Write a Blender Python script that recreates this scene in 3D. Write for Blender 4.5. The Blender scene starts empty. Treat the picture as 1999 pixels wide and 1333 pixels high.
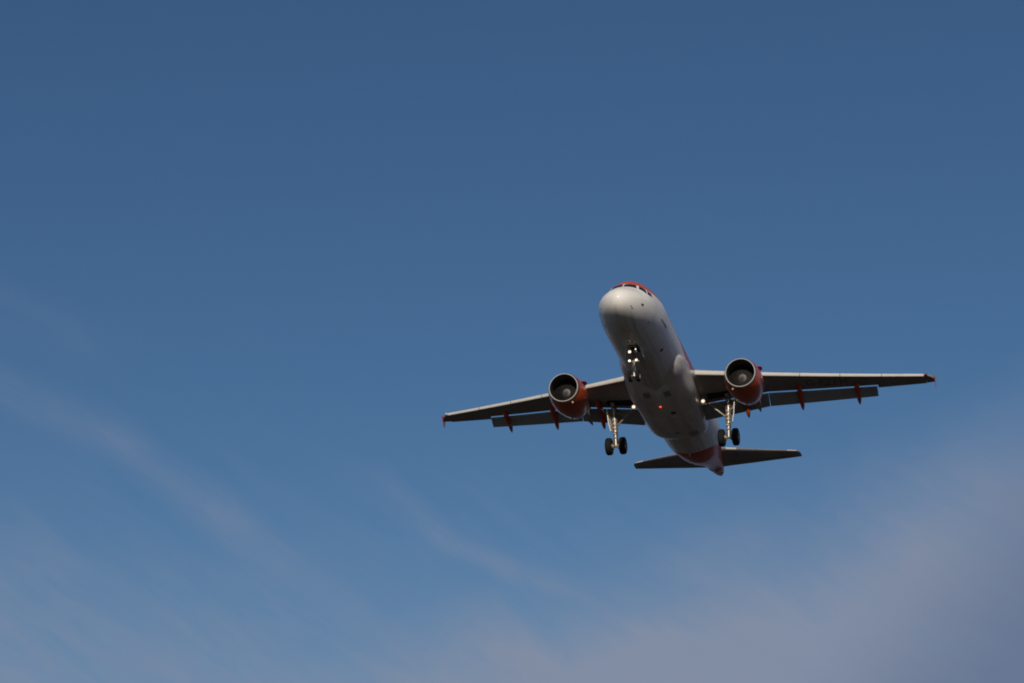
import bpy, bmesh, math, random
import numpy as np
from mathutils import Vector, Matrix
random.seed(7)
C = bpy.context.scene.collection
SC = bpy.context.scene
R = math.radians
PI = math.pi

# ------------------------------------------------------------------ camera
PITCH = R(4.0)                                   # the airliner's nose-up attitude on final approach
RV = np.array([-0.39617862, 0.24541213, -0.04019386])
TV = np.array([6.32470901, -3.38770078, 146.94579829])
th_ = np.linalg.norm(RV); k_ = RV / th_
K_ = np.array([[0, -k_[2], k_[1]], [k_[2], 0, -k_[0]], [-k_[1], k_[0], 0]])
ROT = (np.eye(3) + math.sin(th_) * K_ + (1 - math.cos(th_)) * K_ @ K_) @ np.array([[0, -1, 0], [0, 0, -1], [1, 0, 0]], float)
zw = -math.sin(PITCH) * ROT[:, 0] + math.cos(PITCH) * ROT[:, 2]; zw /= np.linalg.norm(zw)
fw = np.array([0, 0, 1.0]); yw = fw - (fw @ zw) * zw; yw /= np.linalg.norm(yw)
W = np.array([np.cross(yw, zw), yw, zw])         # view axes -> ground axes
EYE = np.array([0, 0, 1.7])

cam = bpy.data.cameras.new('camera'); cam_o = bpy.data.objects.new('camera', cam); C.objects.link(cam_o)
cam.sensor_width = 36; cam.lens = 4750.96 / 1999 * 36; cam.clip_start = 0.5; cam.clip_end = 20000
m3 = np.column_stack([W @ [1, 0, 0], W @ [0, -1, 0], W @ [0, 0, -1]])
cm = Matrix.Identity(4)
for i in range(3):
    for j in range(3): cm[i][j] = m3[i][j]
    cm[i][3] = EYE[i]
cam_o.matrix_world = cm
SC.camera = cam_o

# aircraft frame: x aft of the nose, y starboard, z up
am3 = W @ ROT; at3 = W @ TV + EYE
AM = Matrix.Identity(4)
for i in range(3):
    for j in range(3): AM[i][j] = am3[i][j]
    AM[i][3] = at3[i]

# ------------------------------------------------------------------ sun, sky, exposure
SUN_EL, SUN_AZ = R(18.5), R(-7)                    # in the aircraft's frame, azimuth to starboard of the nose
sv = am3 @ np.array([-math.cos(SUN_EL) * math.cos(SUN_AZ), math.cos(SUN_EL) * math.sin(SUN_AZ), math.sin(SUN_EL)])
sun = bpy.data.lights.new('sun', 'SUN'); sun_o = bpy.data.objects.new('sun', sun); C.objects.link(sun_o)
sun.energy = 3.4; sun.angle = R(0.5); sun.color = (1.0, 0.87, 0.72)
sun_o.rotation_euler = Vector(sv).to_track_quat('Z', 'Y').to_euler()
sun_o.location = (0, -30, 60)

SC.view_settings.view_transform = 'Standard'; SC.view_settings.look = 'None'
SC.view_settings.exposure = 0.0; SC.view_settings.gamma = 1.0; SC.view_settings.use_curve_mapping = False
SC.render.film_transparent = False
SC.cycles.pixel_filter_type = 'BLACKMAN_HARRIS'; SC.cycles.filter_width = 1.9      # a long lens is never razor sharp

world = bpy.data.worlds.new("World"); SC.world = world; world.use_nodes = True
nt = world.node_tree; nt.nodes.clear()
def N(t, typ, **kw):
    n = t.nodes.new(typ)
    for a, b in kw.items(): setattr(n, a, b)
    return n
def math_n(t, op, a, b=None, c=None, clamp=False):
    n = t.nodes.new('ShaderNodeMath'); n.operation = op; n.use_clamp = clamp
    for i, v in enumerate((a, b, c)):
        if v is None: continue
        if isinstance(v, (int, float)): n.inputs[i].default_value = v
        else: t.links.new(v, n.inputs[i])
    return n.outputs[0]
def sstep(t, v, a, b):
    n = t.nodes.new('ShaderNodeMapRange'); n.interpolation_type = 'SMOOTHSTEP'
    t.links.new(v, n.inputs[0]); n.inputs[1].default_value = a; n.inputs[2].default_value = b
    return n.outputs[0]
sky = N(nt, 'ShaderNodeTexSky', sky_type='NISHITA', sun_disc=False)
sky.sun_elevation = math.asin(sv[2]); sky.sun_rotation = math.atan2(sv[0], sv[1])
sky.altitude = 0; sky.air_density = 1.0; sky.dust_density = 0.6; sky.ozone_density = 2.0
# cirrus: streaks and a thin veil, laid out by compass bearing and height above the horizon
tc = N(nt, 'ShaderNodeTexCoord'); sx = N(nt, 'ShaderNodeSeparateXYZ'); nt.links.new(tc.outputs['Generated'], sx.inputs[0])
az = math_n(nt, 'MULTIPLY', math_n(nt, 'ARCTAN2', sx.outputs[0], sx.outputs[1]), 180 / PI)     # degrees right of north
el = math_n(nt, 'MULTIPLY', math_n(nt, 'ARCSINE', sx.outputs[2]), 180 / PI)
cv = N(nt, 'ShaderNodeCombineXYZ'); nt.links.new(az, cv.inputs[0]); nt.links.new(el, cv.inputs[1])
def sky_noise(scale, stretch, rot, detail=4, rough=.55, dist=0.0, off=0.0):
    mp = N(nt, 'ShaderNodeMapping'); nt.links.new(cv.outputs[0], mp.inputs[0])
    mp.vector_type = 'TEXTURE'; mp.inputs['Rotation'].default_value = (0, 0, R(-rot)); mp.inputs['Scale'].default_value = (1 / stretch, 1, 1)
    mp.inputs['Location'].default_value = (off, off * .7, 0)
    n = N(nt, 'ShaderNodeTexNoise'); nt.links.new(mp.outputs[0], n.inputs['Vector'])
    n.inputs['Scale'].default_value = scale; n.inputs['Detail'].default_value = detail
    n.inputs['Roughness'].default_value = rough; n.inputs['Distortion'].default_value = dist
    return n.outputs['Fac']
wob = math_n(nt, 'MULTIPLY', math_n(nt, 'SUBTRACT', sky_noise(.35, .7, 30, 3, .5, .3), .5), 2.6)
fine = sky_noise(1.0, .22, 33, 8, .62, .5, 3.1)
wisp = sky_noise(1.5, .30, 31, 6, .60, .9, 11.0)
big = sky_noise(.25, .6, 30, 3, .5, .2, 8.0)
def lin(ca, ce, c0):   # ca*az + ce*el + c0
    return math_n(nt, 'ADD', math_n(nt, 'ADD', math_n(nt, 'MULTIPLY', az, ca), math_n(nt, 'MULTIPLY', el, ce)), c0)
def add(a, b): return math_n(nt, 'ADD', a, b)
def mul(a, b): return math_n(nt, 'MULTIPLY', a, b)
def streak(a0, e0, a1, e1, width, amp, ext=1.0):
    L = math.hypot(a1 - a0, e1 - e0); ux, uy = (a1 - a0) / L, (e1 - e0) / L
    along = lin(ux, uy, -(ux * a0 + uy * e0))
    across = add(lin(-uy, ux, uy * a0 - ux * e0), mul(wob, .16))
    g = math_n(nt, 'SUBTRACT', 1.0, sstep(nt, math_n(nt, 'ABSOLUTE', across), 0.0, width))
    s = mul(sstep(nt, along, -ext, ext * .6), math_n(nt, 'SUBTRACT', 1.0, sstep(nt, along, L - ext * .6, L + ext)))
    return mul(mul(g, s), amp)
DEG = 180 / PI
def sky_at(px, py):    # bearing and height of a photo direction, used only to set where the clouds drift
    d = W @ np.array([(px - 999.5) / 4750.96, (py - 666.5) / 4750.96, 1.0]); d /= np.linalg.norm(d)
    return math.atan2(d[0], d[1]) * DEG, math.asin(d[2]) * DEG
def st(x0, y0, x1, y1, w, amp): return streak(*sky_at(x0, y0), *sky_at(x1, y1), w, amp)
cloud = st(-20, 735, 250, 865, .85, .15)
for a in ((225, 850, 455, 1020, .75, .16), (430, 1005, 720, 1225, .80, .13), (735, 930, 885, 1062, .55, .10), (850, 1048, 1105, 1150, .46, .19), (-60, 570, 210, 690, 1.1, .05)):
    cloud = add(cloud, st(*a))
# veil low on the right: everything below a slanting line
def veil(x0, y0, x1, y1, soft, amp):
    (a0, e0), (a1, e1) = sky_at(x0, y0), sky_at(x1, y1)
    L = math.hypot(a1 - a0, e1 - e0); nx, ny = (e1 - e0) / L, -(a1 - a0) / L
    d = add(lin(nx, ny, -(nx * a0 + ny * e0)), wob)
    return mul(sstep(nt, d, -soft * .35, soft), amp)
VEIL_R = veil(880, 1240, 2000, 780, 3.2, .97)
VEIL_L = veil(0, 1010, 1300, 1265, 3.4, .43)
fineC = sstep(nt, fine, .32, .68); wispC = sstep(nt, wisp, .30, .72)
cloud = mul(cloud, add(mul(wispC, .6), .70))
cloud = add(cloud, mul(VEIL_R, add(add(mul(fineC, .14), mul(wispC, .07)), .78)))
cloud = add(cloud, mul(VEIL_L, add(add(mul(fineC, .34), mul(wispC, .14)), .58)))
cloud = mul(cloud, add(mul(sstep(nt, big, .3, .7), .22), .88))
low = math_n(nt, 'SUBTRACT', 1.0, sstep(nt, el, 9.5, 18.5))          # thin haze of ice crystals thickening towards the horizon
cloud = add(cloud, mul(low, add(mul(fineC, .14), .10)))
cloud = add(cloud, mul(add(low, .25), mul(math_n(nt, 'SUBTRACT', wispC, .5), .05)))
cloud = math_n(nt, 'MAXIMUM', math_n(nt, 'MINIMUM', cloud, .96), 0.0)
a_, e_ = sky_at(1640, 1130)
depth = add(mul(sstep(nt, lin(.75, -.66, -(.75 * a_ - .66 * e_)), 0, 4.8), 1.05), mul(math_n(nt, 'SUBTRACT', fineC, .5), .08))   # darker cloud colour at lower right, standing in for lens vignetting
depth = math_n(nt, 'MAXIMUM', math_n(nt, 'MINIMUM', depth, 1.0), 0.0)
hs = N(nt, 'ShaderNodeHueSaturation'); nt.links.new(sky.outputs[0], hs.inputs['Color'])
hs.inputs['Saturation'].default_value = 1.0; hs.inputs['Hue'].default_value = 0.5; hs.inputs['Value'].default_value = 1.0
tint = N(nt, 'ShaderNodeMix', data_type='RGBA', blend_type='MULTIPLY'); tint.inputs[0].default_value = 1.0      # the camera's cool white balance
nt.links.new(hs.outputs[0], tint.inputs[6]); tint.inputs[7].default_value = (.62, .88, 1.10, 1)
mx = N(nt, 'ShaderNodeMix', data_type='RGBA'); nt.links.new(cloud, mx.inputs[0]); nt.links.new(tint.outputs[2], mx.inputs[6])
cc = N(nt, 'ShaderNodeMix', data_type='RGBA'); nt.links.new(depth, cc.inputs[0]); cc.inputs[6].default_value = (4.5, 5.35, 7.3, 1); cc.inputs[7].default_value = (2.8, 3.65, 5.75, 1)
nt.links.new(cc.outputs[2], mx.inputs[7])
bg = N(nt, 'ShaderNodeBackground'); bg.inputs['Strength'].default_value = 0.05; nt.links.new(mx.outputs[2], bg.inputs['Color'])
out = N(nt, 'ShaderNodeOutputWorld'); nt.links.new(bg.outputs[0], out.inputs[0])

# ------------------------------------------------------------------ materials
def mat(name, col, rough=.45, metal=0.0, coat=0.0, dirt=.12, dscale=1.5, stretch=(.25, 1, 1), spec=.5, bump=0.0):
    m = bpy.data.materials.new(name); m.use_nodes = True; t = m.node_tree; b = t.nodes['Principled BSDF']
    b.inputs['Roughness'].default_value = rough; b.inputs['Metallic'].default_value = metal
    b.inputs['Coat Weight'].default_value = coat; b.inputs['Coat Roughness'].default_value = .06
    b.inputs['Specular IOR Level'].default_value = spec
    tcn = N(t, 'ShaderNodeTexCoord'); mp = N(t, 'ShaderNodeMapping'); t.links.new(tcn.outputs['Object'], mp.inputs[0])
    mp.inputs['Scale'].default_value = stretch
    n = N(t, 'ShaderNodeTexNoise'); t.links.new(mp.outputs[0], n.inputs['Vector']); n.inputs['Scale'].default_value = dscale; n.inputs['Detail'].default_value = 6
    n.inputs['Roughness'].default_value = .65
    f = math_n(t, 'MULTIPLY', sstep(t, n.outputs['Fac'], .38, .72), dirt)
    mxn = N(t, 'ShaderNodeMix', data_type='RGBA'); t.links.new(f, mxn.inputs[0])
    mxn.inputs[6].default_value = (*col, 1); mxn.inputs[7].default_value = (col[0] * .35, col[1] * .32, col[2] * .28, 1)
    t.links.new(mxn.outputs[2], b.inputs['Base Color'])
    if bump:
        bp = N(t, 'ShaderNodeBump'); bp.inputs['Strength'].default_value = bump; bp.inputs['Distance'].default_value = .01
        t.links.new(n.outputs['Fac'], bp.inputs['Height']); t.links.new(bp.outputs[0], b.inputs['Normal'])
    m['col_socket'] = 1
    return m
def emit(name, col, s):
    m = bpy.data.materials.new(name); m.use_nodes = True; b = m.node_tree.nodes['Principled BSDF']
    b.inputs['Base Color'].default_value = (.8, .8, .8, 1); b.inputs['Emission Color'].default_value = (*col, 1); b.inputs['Emission Strength'].default_value = s
    return m
ORANGE = (.53, .070, .013)
M_white = mat('white_paint', (.74, .73, .70), .38, coat=.8, dirt=.10, dscale=.9)
M_wing = mat('grey_wing_paint', (.30, .295, .29), .5, dirt=.30, dscale=1.3, stretch=(.15, .8, 1))
M_slat = mat('slat_paint', (.56, .54, .505), .40, dirt=.15, coat=.2)
M_flap = mat('flap_paint', (.27, .27, .275), .5, dirt=.25, stretch=(.2, .9, 1))
M_orange = mat('orange_paint', ORANGE, .38, coat=.5, spec=.35, dirt=.18, dscale=1.2)
M_lip = mat('inlet_lip_metal', (.62, .59, .555), .38, metal=.1, dirt=.08)
M_lip_shade = mat('lip_shade_metal', (.34, .32, .30), .34, metal=.9, dirt=.2)  # darker copy for the outer lip, its shading put into the colour
M_duct = mat('inlet_duct_grey', (.04, .039, .038), .6, dirt=.15)
M_fan = mat('fan_titanium', (.038, .037, .037), .42, metal=.8, dirt=.1)
M_spin = mat('spinner_grey', (.19, .185, .175), .28, dirt=.1)
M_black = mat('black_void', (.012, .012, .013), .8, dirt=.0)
M_core = mat('exhaust_metal', (.20, .18, .16), .4, metal=.8, dirt=.3)
M_gear = mat('gear_paint', (.27, .24, .195), .30, dirt=.65, dscale=9, stretch=(1, 1, 1), coat=.5, metal=.25)
M_chrome = mat('piston_chrome', (.38, .365, .34), .48, metal=1.0, dirt=.1, dscale=8)
M_hose = mat('hydraulic_hose', (.05, .048, .045), .5, dirt=.2)
M_tyre = mat('tyre_rubber', (.012, .0115, .0115), .85, spec=.2, dirt=.35, dscale=6, stretch=(1, 1, 1))
M_rim = mat('wheel_rim', (.45, .44, .42), .4, metal=.5, dirt=.35, dscale=8)
M_glass = mat('cockpit_glass', (.012, .014, .018), .06, spec=.6, dirt=0)
M_dark = mat('dark_grey_paint', (.05, .048, .046), .5, dirt=.1)
M_grey = mat('light_grey_paint', (.42, .42, .41), .45, dirt=.2)
M_panel = mat('worn_panel_paint', (.34, .32, .29), .5, dirt=.4)
M_letter = mat('black_lettering', (.085, .083, .08), .5, dirt=.0)
M_lamp = emit('lamp_glow', (1.0, .84, .60), 1.7)
M_lamp_halo = emit('lamp_halo_glow', (1.0, .50, .16), .30)  # emissive ring standing in for the warm halo round a lit lamp
M_lamp_glint = emit('lamp_glint', (1.0, .90, .78), 1.3)  # emission standing in for a glint, not a lit lamp
M_beacon = emit('beacon_glow', (1.0, .04, .02), 2.2)
M_nav_red = mat('nav_lens_red', (.30, .02, .03), .2, coat=.5, dirt=0)
M_nav_green = emit('nav_green', (.10, .55, .45), .03)

def curve_socket(t, xsock, pts, lo, hi, x0=0.0, x1=38.0):
    n = t.nodes.new('ShaderNodeFloatCurve'); cu = n.mapping.curves[0]
    P = [((x - x0) / (x1 - x0), (y - lo) / (hi - lo)) for x, y in pts]
    cu.points[0].location = P[0]; cu.points[1].location = P[-1]
    for p in P[1:-1]: cu.points.new(*p)
    for p in cu.points: p.handle_type = 'AUTO_CLAMPED'
    n.mapping.update()
    t.links.new(math_n(t, 'DIVIDE', math_n(t, 'SUBTRACT', xsock, x0), x1 - x0), n.inputs['Value'])
    return math_n(t, 'ADD', math_n(t, 'MULTIPLY', n.outputs[0], hi - lo), lo)
def livery():
    """white hull with orange crown, orange sweep towards the wing and orange tail"""
    m = mat('hull_paint', (.74, .73, .70), .50, coat=.22, dirt=.16, spec=.15, dscale=.8, stretch=(.22, 1, 1)); t = m.node_tree; b = t.nodes['Principled BSDF']
    base = b.inputs['Base Color'].links[0].from_socket
    tcn = N(t, 'ShaderNodeTexCoord'); s = N(t, 'ShaderNodeSeparateXYZ'); t.links.new(tcn.outputs['Object'], s.inputs[0])
    X, Y, Z = s.outputs
    zb = curve_socket(t, X, [(0, 3), (2.0, 1.6), (2.34, 1.13), (2.5, .98), (2.75, .82), (3.1, .76), (4.2, .74), (5.2, .84), (6.5, .95), (8.3, .85), (9.4, .62), (10.8, .24), (12, .0), (13.2, -.16), (15, -.2), (17, .2), (19.5, 1.4), (21.5, 2.6), (38, 2.6)], -4, 4)
    zt = curve_socket(t, X, [(0, -3.5), (23.6, -3.5), (24.4, -2.07), (25.3, -1.34), (26.05, -.98), (27.6, -.3), (30, .8), (33, 3), (38, 3.5)], -4, 4)
    o1 = sstep(t, math_n(t, 'SUBTRACT', Z, zb), -.012, .012); o2 = sstep(t, math_n(t, 'SUBTRACT', zt, Z), -.05, .05)
    om = math_n(t, 'MAXIMUM', o1, o2)
    om = math_n(t, 'MULTIPLY', om, math_n(t, 'SUBTRACT', 1.0, sstep(t, X, 35.55, 35.57)))
    mo = N(t, 'ShaderNodeMix', data_type='RGBA'); t.links.new(om, mo.inputs[0]); t.links.new(base, mo.inputs[6]); mo.inputs[7].default_value = (*ORANGE, 1)
    # grime streaks along the belly
    mp = N(t, 'ShaderNodeMapping'); t.links.new(tcn.outputs['Object'], mp.inputs[0]); mp.inputs['Scale'].default_value = (.12, 2.2, .6)
    n = N(t, 'ShaderNodeTexNoise'); t.links.new(mp.outputs[0], n.inputs[0]); n.inputs['Scale'].default_value = 1.6; n.inputs['Detail'].default_value = 5
    g = math_n(t, 'MULTIPLY', sstep(t, n.outputs['Fac'], .45, .75), math_n(t, 'MULTIPLY', sstep(t, Z, -1.0, -1.9), .45))
    md = N(t, 'ShaderNodeMix', data_type='RGBA'); t.links.new(g, md.inputs[0]); t.links.new(mo.outputs[2], md.inputs[6]); md.inputs[7].default_value = (.20, .17, .14, 1)
    # skin joints: fine rings and lap lines
    ring = math_n(t, 'PINGPONG', X, .8); ln = math_n(t, 'LESS_THAN', ring, .014)
    lap = math_n(t, 'LESS_THAN', math_n(t, 'PINGPONG', math_n(t, 'MULTIPLY', math_n(t, 'ARCTAN2', Y, Z), 2.0), .52), .014)
    seam = math_n(t, 'MULTIPLY', math_n(t, 'MULTIPLY', math_n(t, 'MAXIMUM', ln, lap), sstep(t, X, 1.3, 3.2)), .40)
    ms = N(t, 'ShaderNodeMix', data_type='RGBA'); t.links.new(seam, ms.inputs[0]); t.links.new(md.outputs[2], ms.inputs[6]); ms.inputs[7].default_value = (.10, .095, .09, 1)
    t.links.new(ms.outputs[2], b.inputs['Base Color'])
    return m
M_hull = livery()

# ------------------------------------------------------------------ mesh helpers
class MB:
    def __init__(s): s.v = []; s.f = []; s.m = []
    def add(s, verts, faces, mi=0):
        o = len(s.v); s.v += [tuple(map(float, p)) for p in verts]; s.f += [tuple(i + o for i in f) for f in faces]; s.m += [mi] * len(faces); return s
    def loft(s, rings, cap0=True, cap1=True, mi=0, close=True):
        n = len(rings[0]); v = [p for r in rings for p in r]; f = []
        for a in range(len(rings) - 1):
            for i in range(n if close else n - 1):
                j = (i + 1) % n; f.append((a * n + i, a * n + j, (a + 1) * n + j, (a + 1) * n + i))
        if cap0: f.append(tuple(range(n)))
        if cap1: f.append(tuple((len(rings) - 1) * n + i for i in range(n)))
        return s.add(v, f, mi)
    def tube(s, p0, p1, r0, r1=None, n=16, mi=0):
        return s.path([p0, p1], [r0, r0 if r1 is None else r1], n, mi)
    def path(s, pts, rad, n=12, mi=0):
        pts = [Vector(p) for p in pts]; rings = []
        d0 = (pts[1] - pts[0]).normalized(); up = Vector((0, 0, 1)) if abs(d0.z) < .9 else Vector((1, 0, 0))
        for i, p in enumerate(pts):
            d = (pts[min(i + 1, len(pts) - 1)] - pts[max(i - 1, 0)]).normalized()
            a = d.cross(up).normalized(); b = d.cross(a)
            rings.append([p + (a * math.cos(2 * PI * k / n) + b * math.sin(2 * PI * k / n)) * rad[i] for k in range(n)])
        return s.loft(rings, mi=mi)
    def revolve(s, prof, org, axis=(1, 0, 0), n=48, mi=0, cap0=False, cap1=False):
        ax = Vector(axis).normalized(); up = Vector((0, 0, 1)) if abs(ax.z) < .9 else Vector((1, 0, 0))
        a = ax.cross(up).normalized(); b = ax.cross(a); o = Vector(org)
        rings = [[o + ax * x + (a * math.cos(2 * PI * k / n) + b * math.sin(2 * PI * k / n)) * max(r, 1e-4) for k in range(n)] for x, r in prof]
        return s.loft(rings, cap0, cap1, mi)
    def box(s, c, half, rot=None, mi=0):
        c = Vector(c); M3 = rot if rot is not None else Matrix.Identity(3)
        v = [c + M3 @ Vector((half[0] * i, half[1] * j, half[2] * k)) for i in (-1, 1) for j in (-1, 1) for k in (-1, 1)]
        return s.add(v, [(0, 1, 3, 2), (4, 6, 7, 5), (0, 4, 5, 1), (2, 3, 7, 6), (0, 2, 6, 4), (1, 5, 7, 3)], mi)
    def prism(s, poly, d, mi=0):      # poly: list of 3-D points, d: extrusion vector, centred
        d = Vector(d) * .5; n = len(poly)
        v = [Vector(p) - d for p in poly] + [Vector(p) + d for p in poly]
        f = [tuple(range(n)), tuple(range(n, 2 * n))] + [(i, (i + 1) % n, n + (i + 1) % n, n + i) for i in range(n)]
        return s.add(v, f, mi)
    def build(s, name, mats, parent=None, angle=35, label=None, bevel=0.0):
        me = bpy.data.meshes.new(name); me.from_pydata(s.v, [], s.f)
        if not isinstance(mats, (list, tuple)): mats = [mats]
        for m in mats: me.materials.append(m)
        for p, mi in zip(me.polygons, s.m): p.material_index = mi
        bm = bmesh.new(); bm.from_mesh(me); bmesh.ops.remove_doubles(bm, verts=bm.verts, dist=1e-5)
        bmesh.ops.recalc_face_normals(bm, faces=bm.faces)
        if bevel: bmesh.ops.bevel(bm, geom=list(bm.edges), offset=bevel, segments=2, affect='EDGES', profile=.6)
        bm.to_mesh(me); bm.free()
        me.polygons.foreach_set('use_smooth', [True] * len(me.polygons)); me.set_sharp_from_angle(angle=R(angle)); me.update()
        o = bpy.data.objects.new(name, me); C.objects.link(o)
        if parent is not None: o.parent = parent
        if label: o['label'] = label
        return o

# ------------------------------------------------------------------ ground (far below, out of the picture; it throws light up on the belly)
gm = mat('dusk_field', (.017, .013, .009), .95, dirt=.5, dscale=.02, stretch=(1, 1, 1))
ground = MB().add([(-6000, -6000, 0), (6000, -6000, 0), (6000, 6000, 0), (-6000, 6000, 0)], [(0, 1, 2, 3)]).build('ground', gm)
ground['kind'] = 'structure'; ground['label'] = 'dark open field far below the airliner'

# ------------------------------------------------------------------ airliner
jet = bpy.data.objects.new('airliner', None); C.objects.link(jet); jet.empty_display_size = 2
jet.matrix_world = AM
jet['label'] = 'white and orange twin-engine airliner with landing gear and flaps down against the blue sky'
jet['category'] = 'airplane'

# ---- fuselage surface
FUS = np.array([  # x, top, bottom, half width, height of the widest line
(0,-.73,-.73,0,-.73),(.05,-.50,-.99,.235,-.73),(.2,-.27,-1.22,.49,-.70),(.45,-.05,-1.41,.75,-.65),(.8,.18,-1.57,1.0,-.57),(1.25,.41,-1.71,1.24,-.47),
(1.75,.66,-1.82,1.44,-.38),(2.2,1.0,-1.89,1.585,-.29),(2.7,1.38,-1.94,1.71,-.21),(3.2,1.66,-1.98,1.80,-.15),(3.7,1.83,-2.01,1.865,-.09),(4.5,1.97,-2.04,1.94,-.04),(5.5,2.045,-2.065,1.972,0),(6.8,2.07,-2.07,1.975,0),
(15,2.07,-2.07,1.975,0),(23.5,2.07,-2.07,1.975,0),(25,2.07,-2.03,1.94,.02),(27,2.06,-1.78,1.78,.10),(29,2.03,-1.30,1.50,.26),(31,1.97,-.68,1.16,.48),(33,1.85,-.08,.87,.70),(35,1.68,.38,.62,.88),(36.5,1.46,.64,.44,.97),(37.3,1.26,.78,.28,1.0),(37.57,1.14,.86,.17,1.0)])
def pchip(xs, ys, x):
    h = np.diff(xs); d = np.diff(ys) / h; m = np.zeros(len(xs))
    for i in range(1, len(xs) - 1):
        if d[i - 1] * d[i] > 0:
            w1 = 2 * h[i] + h[i - 1]; w2 = h[i] + 2 * h[i - 1]; m[i] = (w1 + w2) / (w1 / d[i - 1] + w2 / d[i])
    m[0] = d[0]; m[-1] = d[-1]
    i = int(np.clip(np.searchsorted(xs, x) - 1, 0, len(xs) - 2)); t = (x - xs[i]) / h[i]
    return ys[i] * (1 + 2 * t) * (1 - t) ** 2 + h[i] * m[i] * t * (1 - t) ** 2 + ys[i + 1] * t * t * (3 - 2 * t) + h[i] * m[i + 1] * t * t * (t - 1)
SXs = np.sqrt(FUS[:, 0])
_cache = {}
def fst(x):
    k = round(float(x), 5)
    if k not in _cache:
        s = math.sqrt(max(k, 0)); _cache[k] = [pchip(SXs, FUS[:, j], s) for j in (1, 2, 3, 4)]
    return _cache[k]
def fpt(x, th, off=0.0):          # th = 0 at the crown, positive to starboard
    t, b, w, c = fst(x); sn, cs = math.sin(th), math.cos(th)
    e = 2 / float(np.interp(x, [0, .6, 1.6, 3, 5.5], [2, 1.9, 1.7, 1.72, 2])) if cs > 0 else 1.0
    p = Vector((x, w * math.copysign(abs(sn) ** e, sn), c + (t - c if cs > 0 else c - b) * math.copysign(abs(cs) ** e, cs)))
    if off:
        h = 1e-3; d1 = fpt(x + h, th) - fpt(max(x - h, 1e-4), th); d2 = fpt(x, th + h) - fpt(x, th - h)
        n = d1.cross(d2).normalized()
        if n.dot(p - Vector((x + .3, 0, c))) < 0: n = -n
        p = p + n * off
    return p
xs = [s * s for s in np.linspace(.012, math.sqrt(7), 90)] + list(np.linspace(7.1, 23.4, 40)) + list(np.linspace(23.6, 37.57, 70))
NTH = 128
mb = MB().loft([[fpt(x, 2 * PI * k / NTH) for k in range(NTH)] for x in xs])
fus = mb.build('fuselage', M_hull, jet, angle=60)

def patch(corners, off=.006, nu=8, nv=8, depth=.0):
    """a curved panel on the hull: corners (x, th) bl, br, tr, tl; thin but with a rim that reaches the skin"""
    m = MB(); g = []; n0 = nu + 1
    def co(u, v):
        (x0, t0), (x1, t1), (x2, t2), (x3, t3) = corners
        return ((x0 * (1 - u) + x1 * u) * (1 - v) + (x3 * (1 - u) + x2 * u) * v, (t0 * (1 - u) + t1 * u) * (1 - v) + (t3 * (1 - u) + t2 * u) * v)
    top = [fpt(*co(i / nu, j / nv), off) for j in range(nv + 1) for i in range(nu + 1)]
    bot = [fpt(*co(i / nu, j / nv), -.02) for j in range(nv + 1) for i in range(nu + 1)]
    N0 = len(top); f = []
    for j in range(nv):
        for i in range(nu):
            a = j * n0 + i; f.append((a, a + 1, a + n0 + 1, a + n0))
    per = [i for i in range(nu)] + [j * n0 + nu for j in range(nv)] + [nv * n0 + nu - i for i in range(nu)] + [(nv - j) * n0 for j in range(nv)]
    for q in range(len(per)):
        a, b = per[q], per[(q + 1) % len(per)]; f.append((a, b, b + N0, a + N0))
    m.add(top + bot, f); return m

# windscreen: six panes with a pale frame each
PANES = [[(1.79, .05), (1.99, .625), (2.46, .50), (2.26, .045)], [(2.07, .72), (2.28, 1.085), (2.66, .865), (2.50, .60)], [(2.36, 1.125), (2.82, 1.25), (3.02, 1.06), (2.74, .905)]]
for s in (-1, 1):
    for P in PANES:
        cx = sum(p[0] for p in P) / 4; ct = sum(p[1] for p in P) / 4
        fr = patch([(cx + (x - cx) * 1.10 + .0, s * (ct + (t - ct) * 1.12)) for x, t in P], .004).build('windscreen_frame', M_white, fus, 60)
        patch([(x, s * t) for x, t in P], .010).build('windscreen_pane', M_glass, fus, 60)
# cabin windows and doors on both flanks
for s in (-1, 1):
    for i in range(38):
        x = 6.55 + i * .533
        if 24.6 < x: th0 = 1.30
        zc = .58; t, b, w, c = fst(x); th0 = math.acos((zc - c) / (t - c)); dt = .17 / (t - c)
        if x > 27.2: break
        patch([(x - .115, s * (th0 + dt)), (x + .115, s * (th0 + dt)), (x + .115, s * (th0 - dt)), (x - .115, s * (th0 - dt))], .004, 3, 4).build('cabin_window', M_glass, fus, 60)
    for xd, wd, zl, zh in ((5.05, .41, -.48, 1.36), (28.6, .38, -.35, 1.42)):
        t, b, w, c = fst(xd); ta = math.acos(max(-1, min(1, (zl - c) / ((t - c) if zl > c else (c - b))))); tb = math.acos(min(1, (zh - c) / (t - c)))
        patch([(xd - wd, s * ta), (xd + wd, s * ta), (xd + wd, s * tb), (xd - wd, s * tb)], .003, 4, 12).build('cabin_door', M_hull, fus, 30)
    # dark sill strip below the forward door
    t, b, w, c = fst(5.1)
    ths = lambda z, x: math.acos((z - fst(x)[3]) / (fst(x)[3] - fst(x)[1]))
    patch([(4.42, s * ths(-.56, 4.42)), (5.86, s * ths(-.60, 5.86)), (5.86, s * ths(-.46, 5.86)), (4.42, s * ths(-.515, 4.42))], .009, 8, 2).build('door_sill', M_dark, fus, 60)
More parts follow.
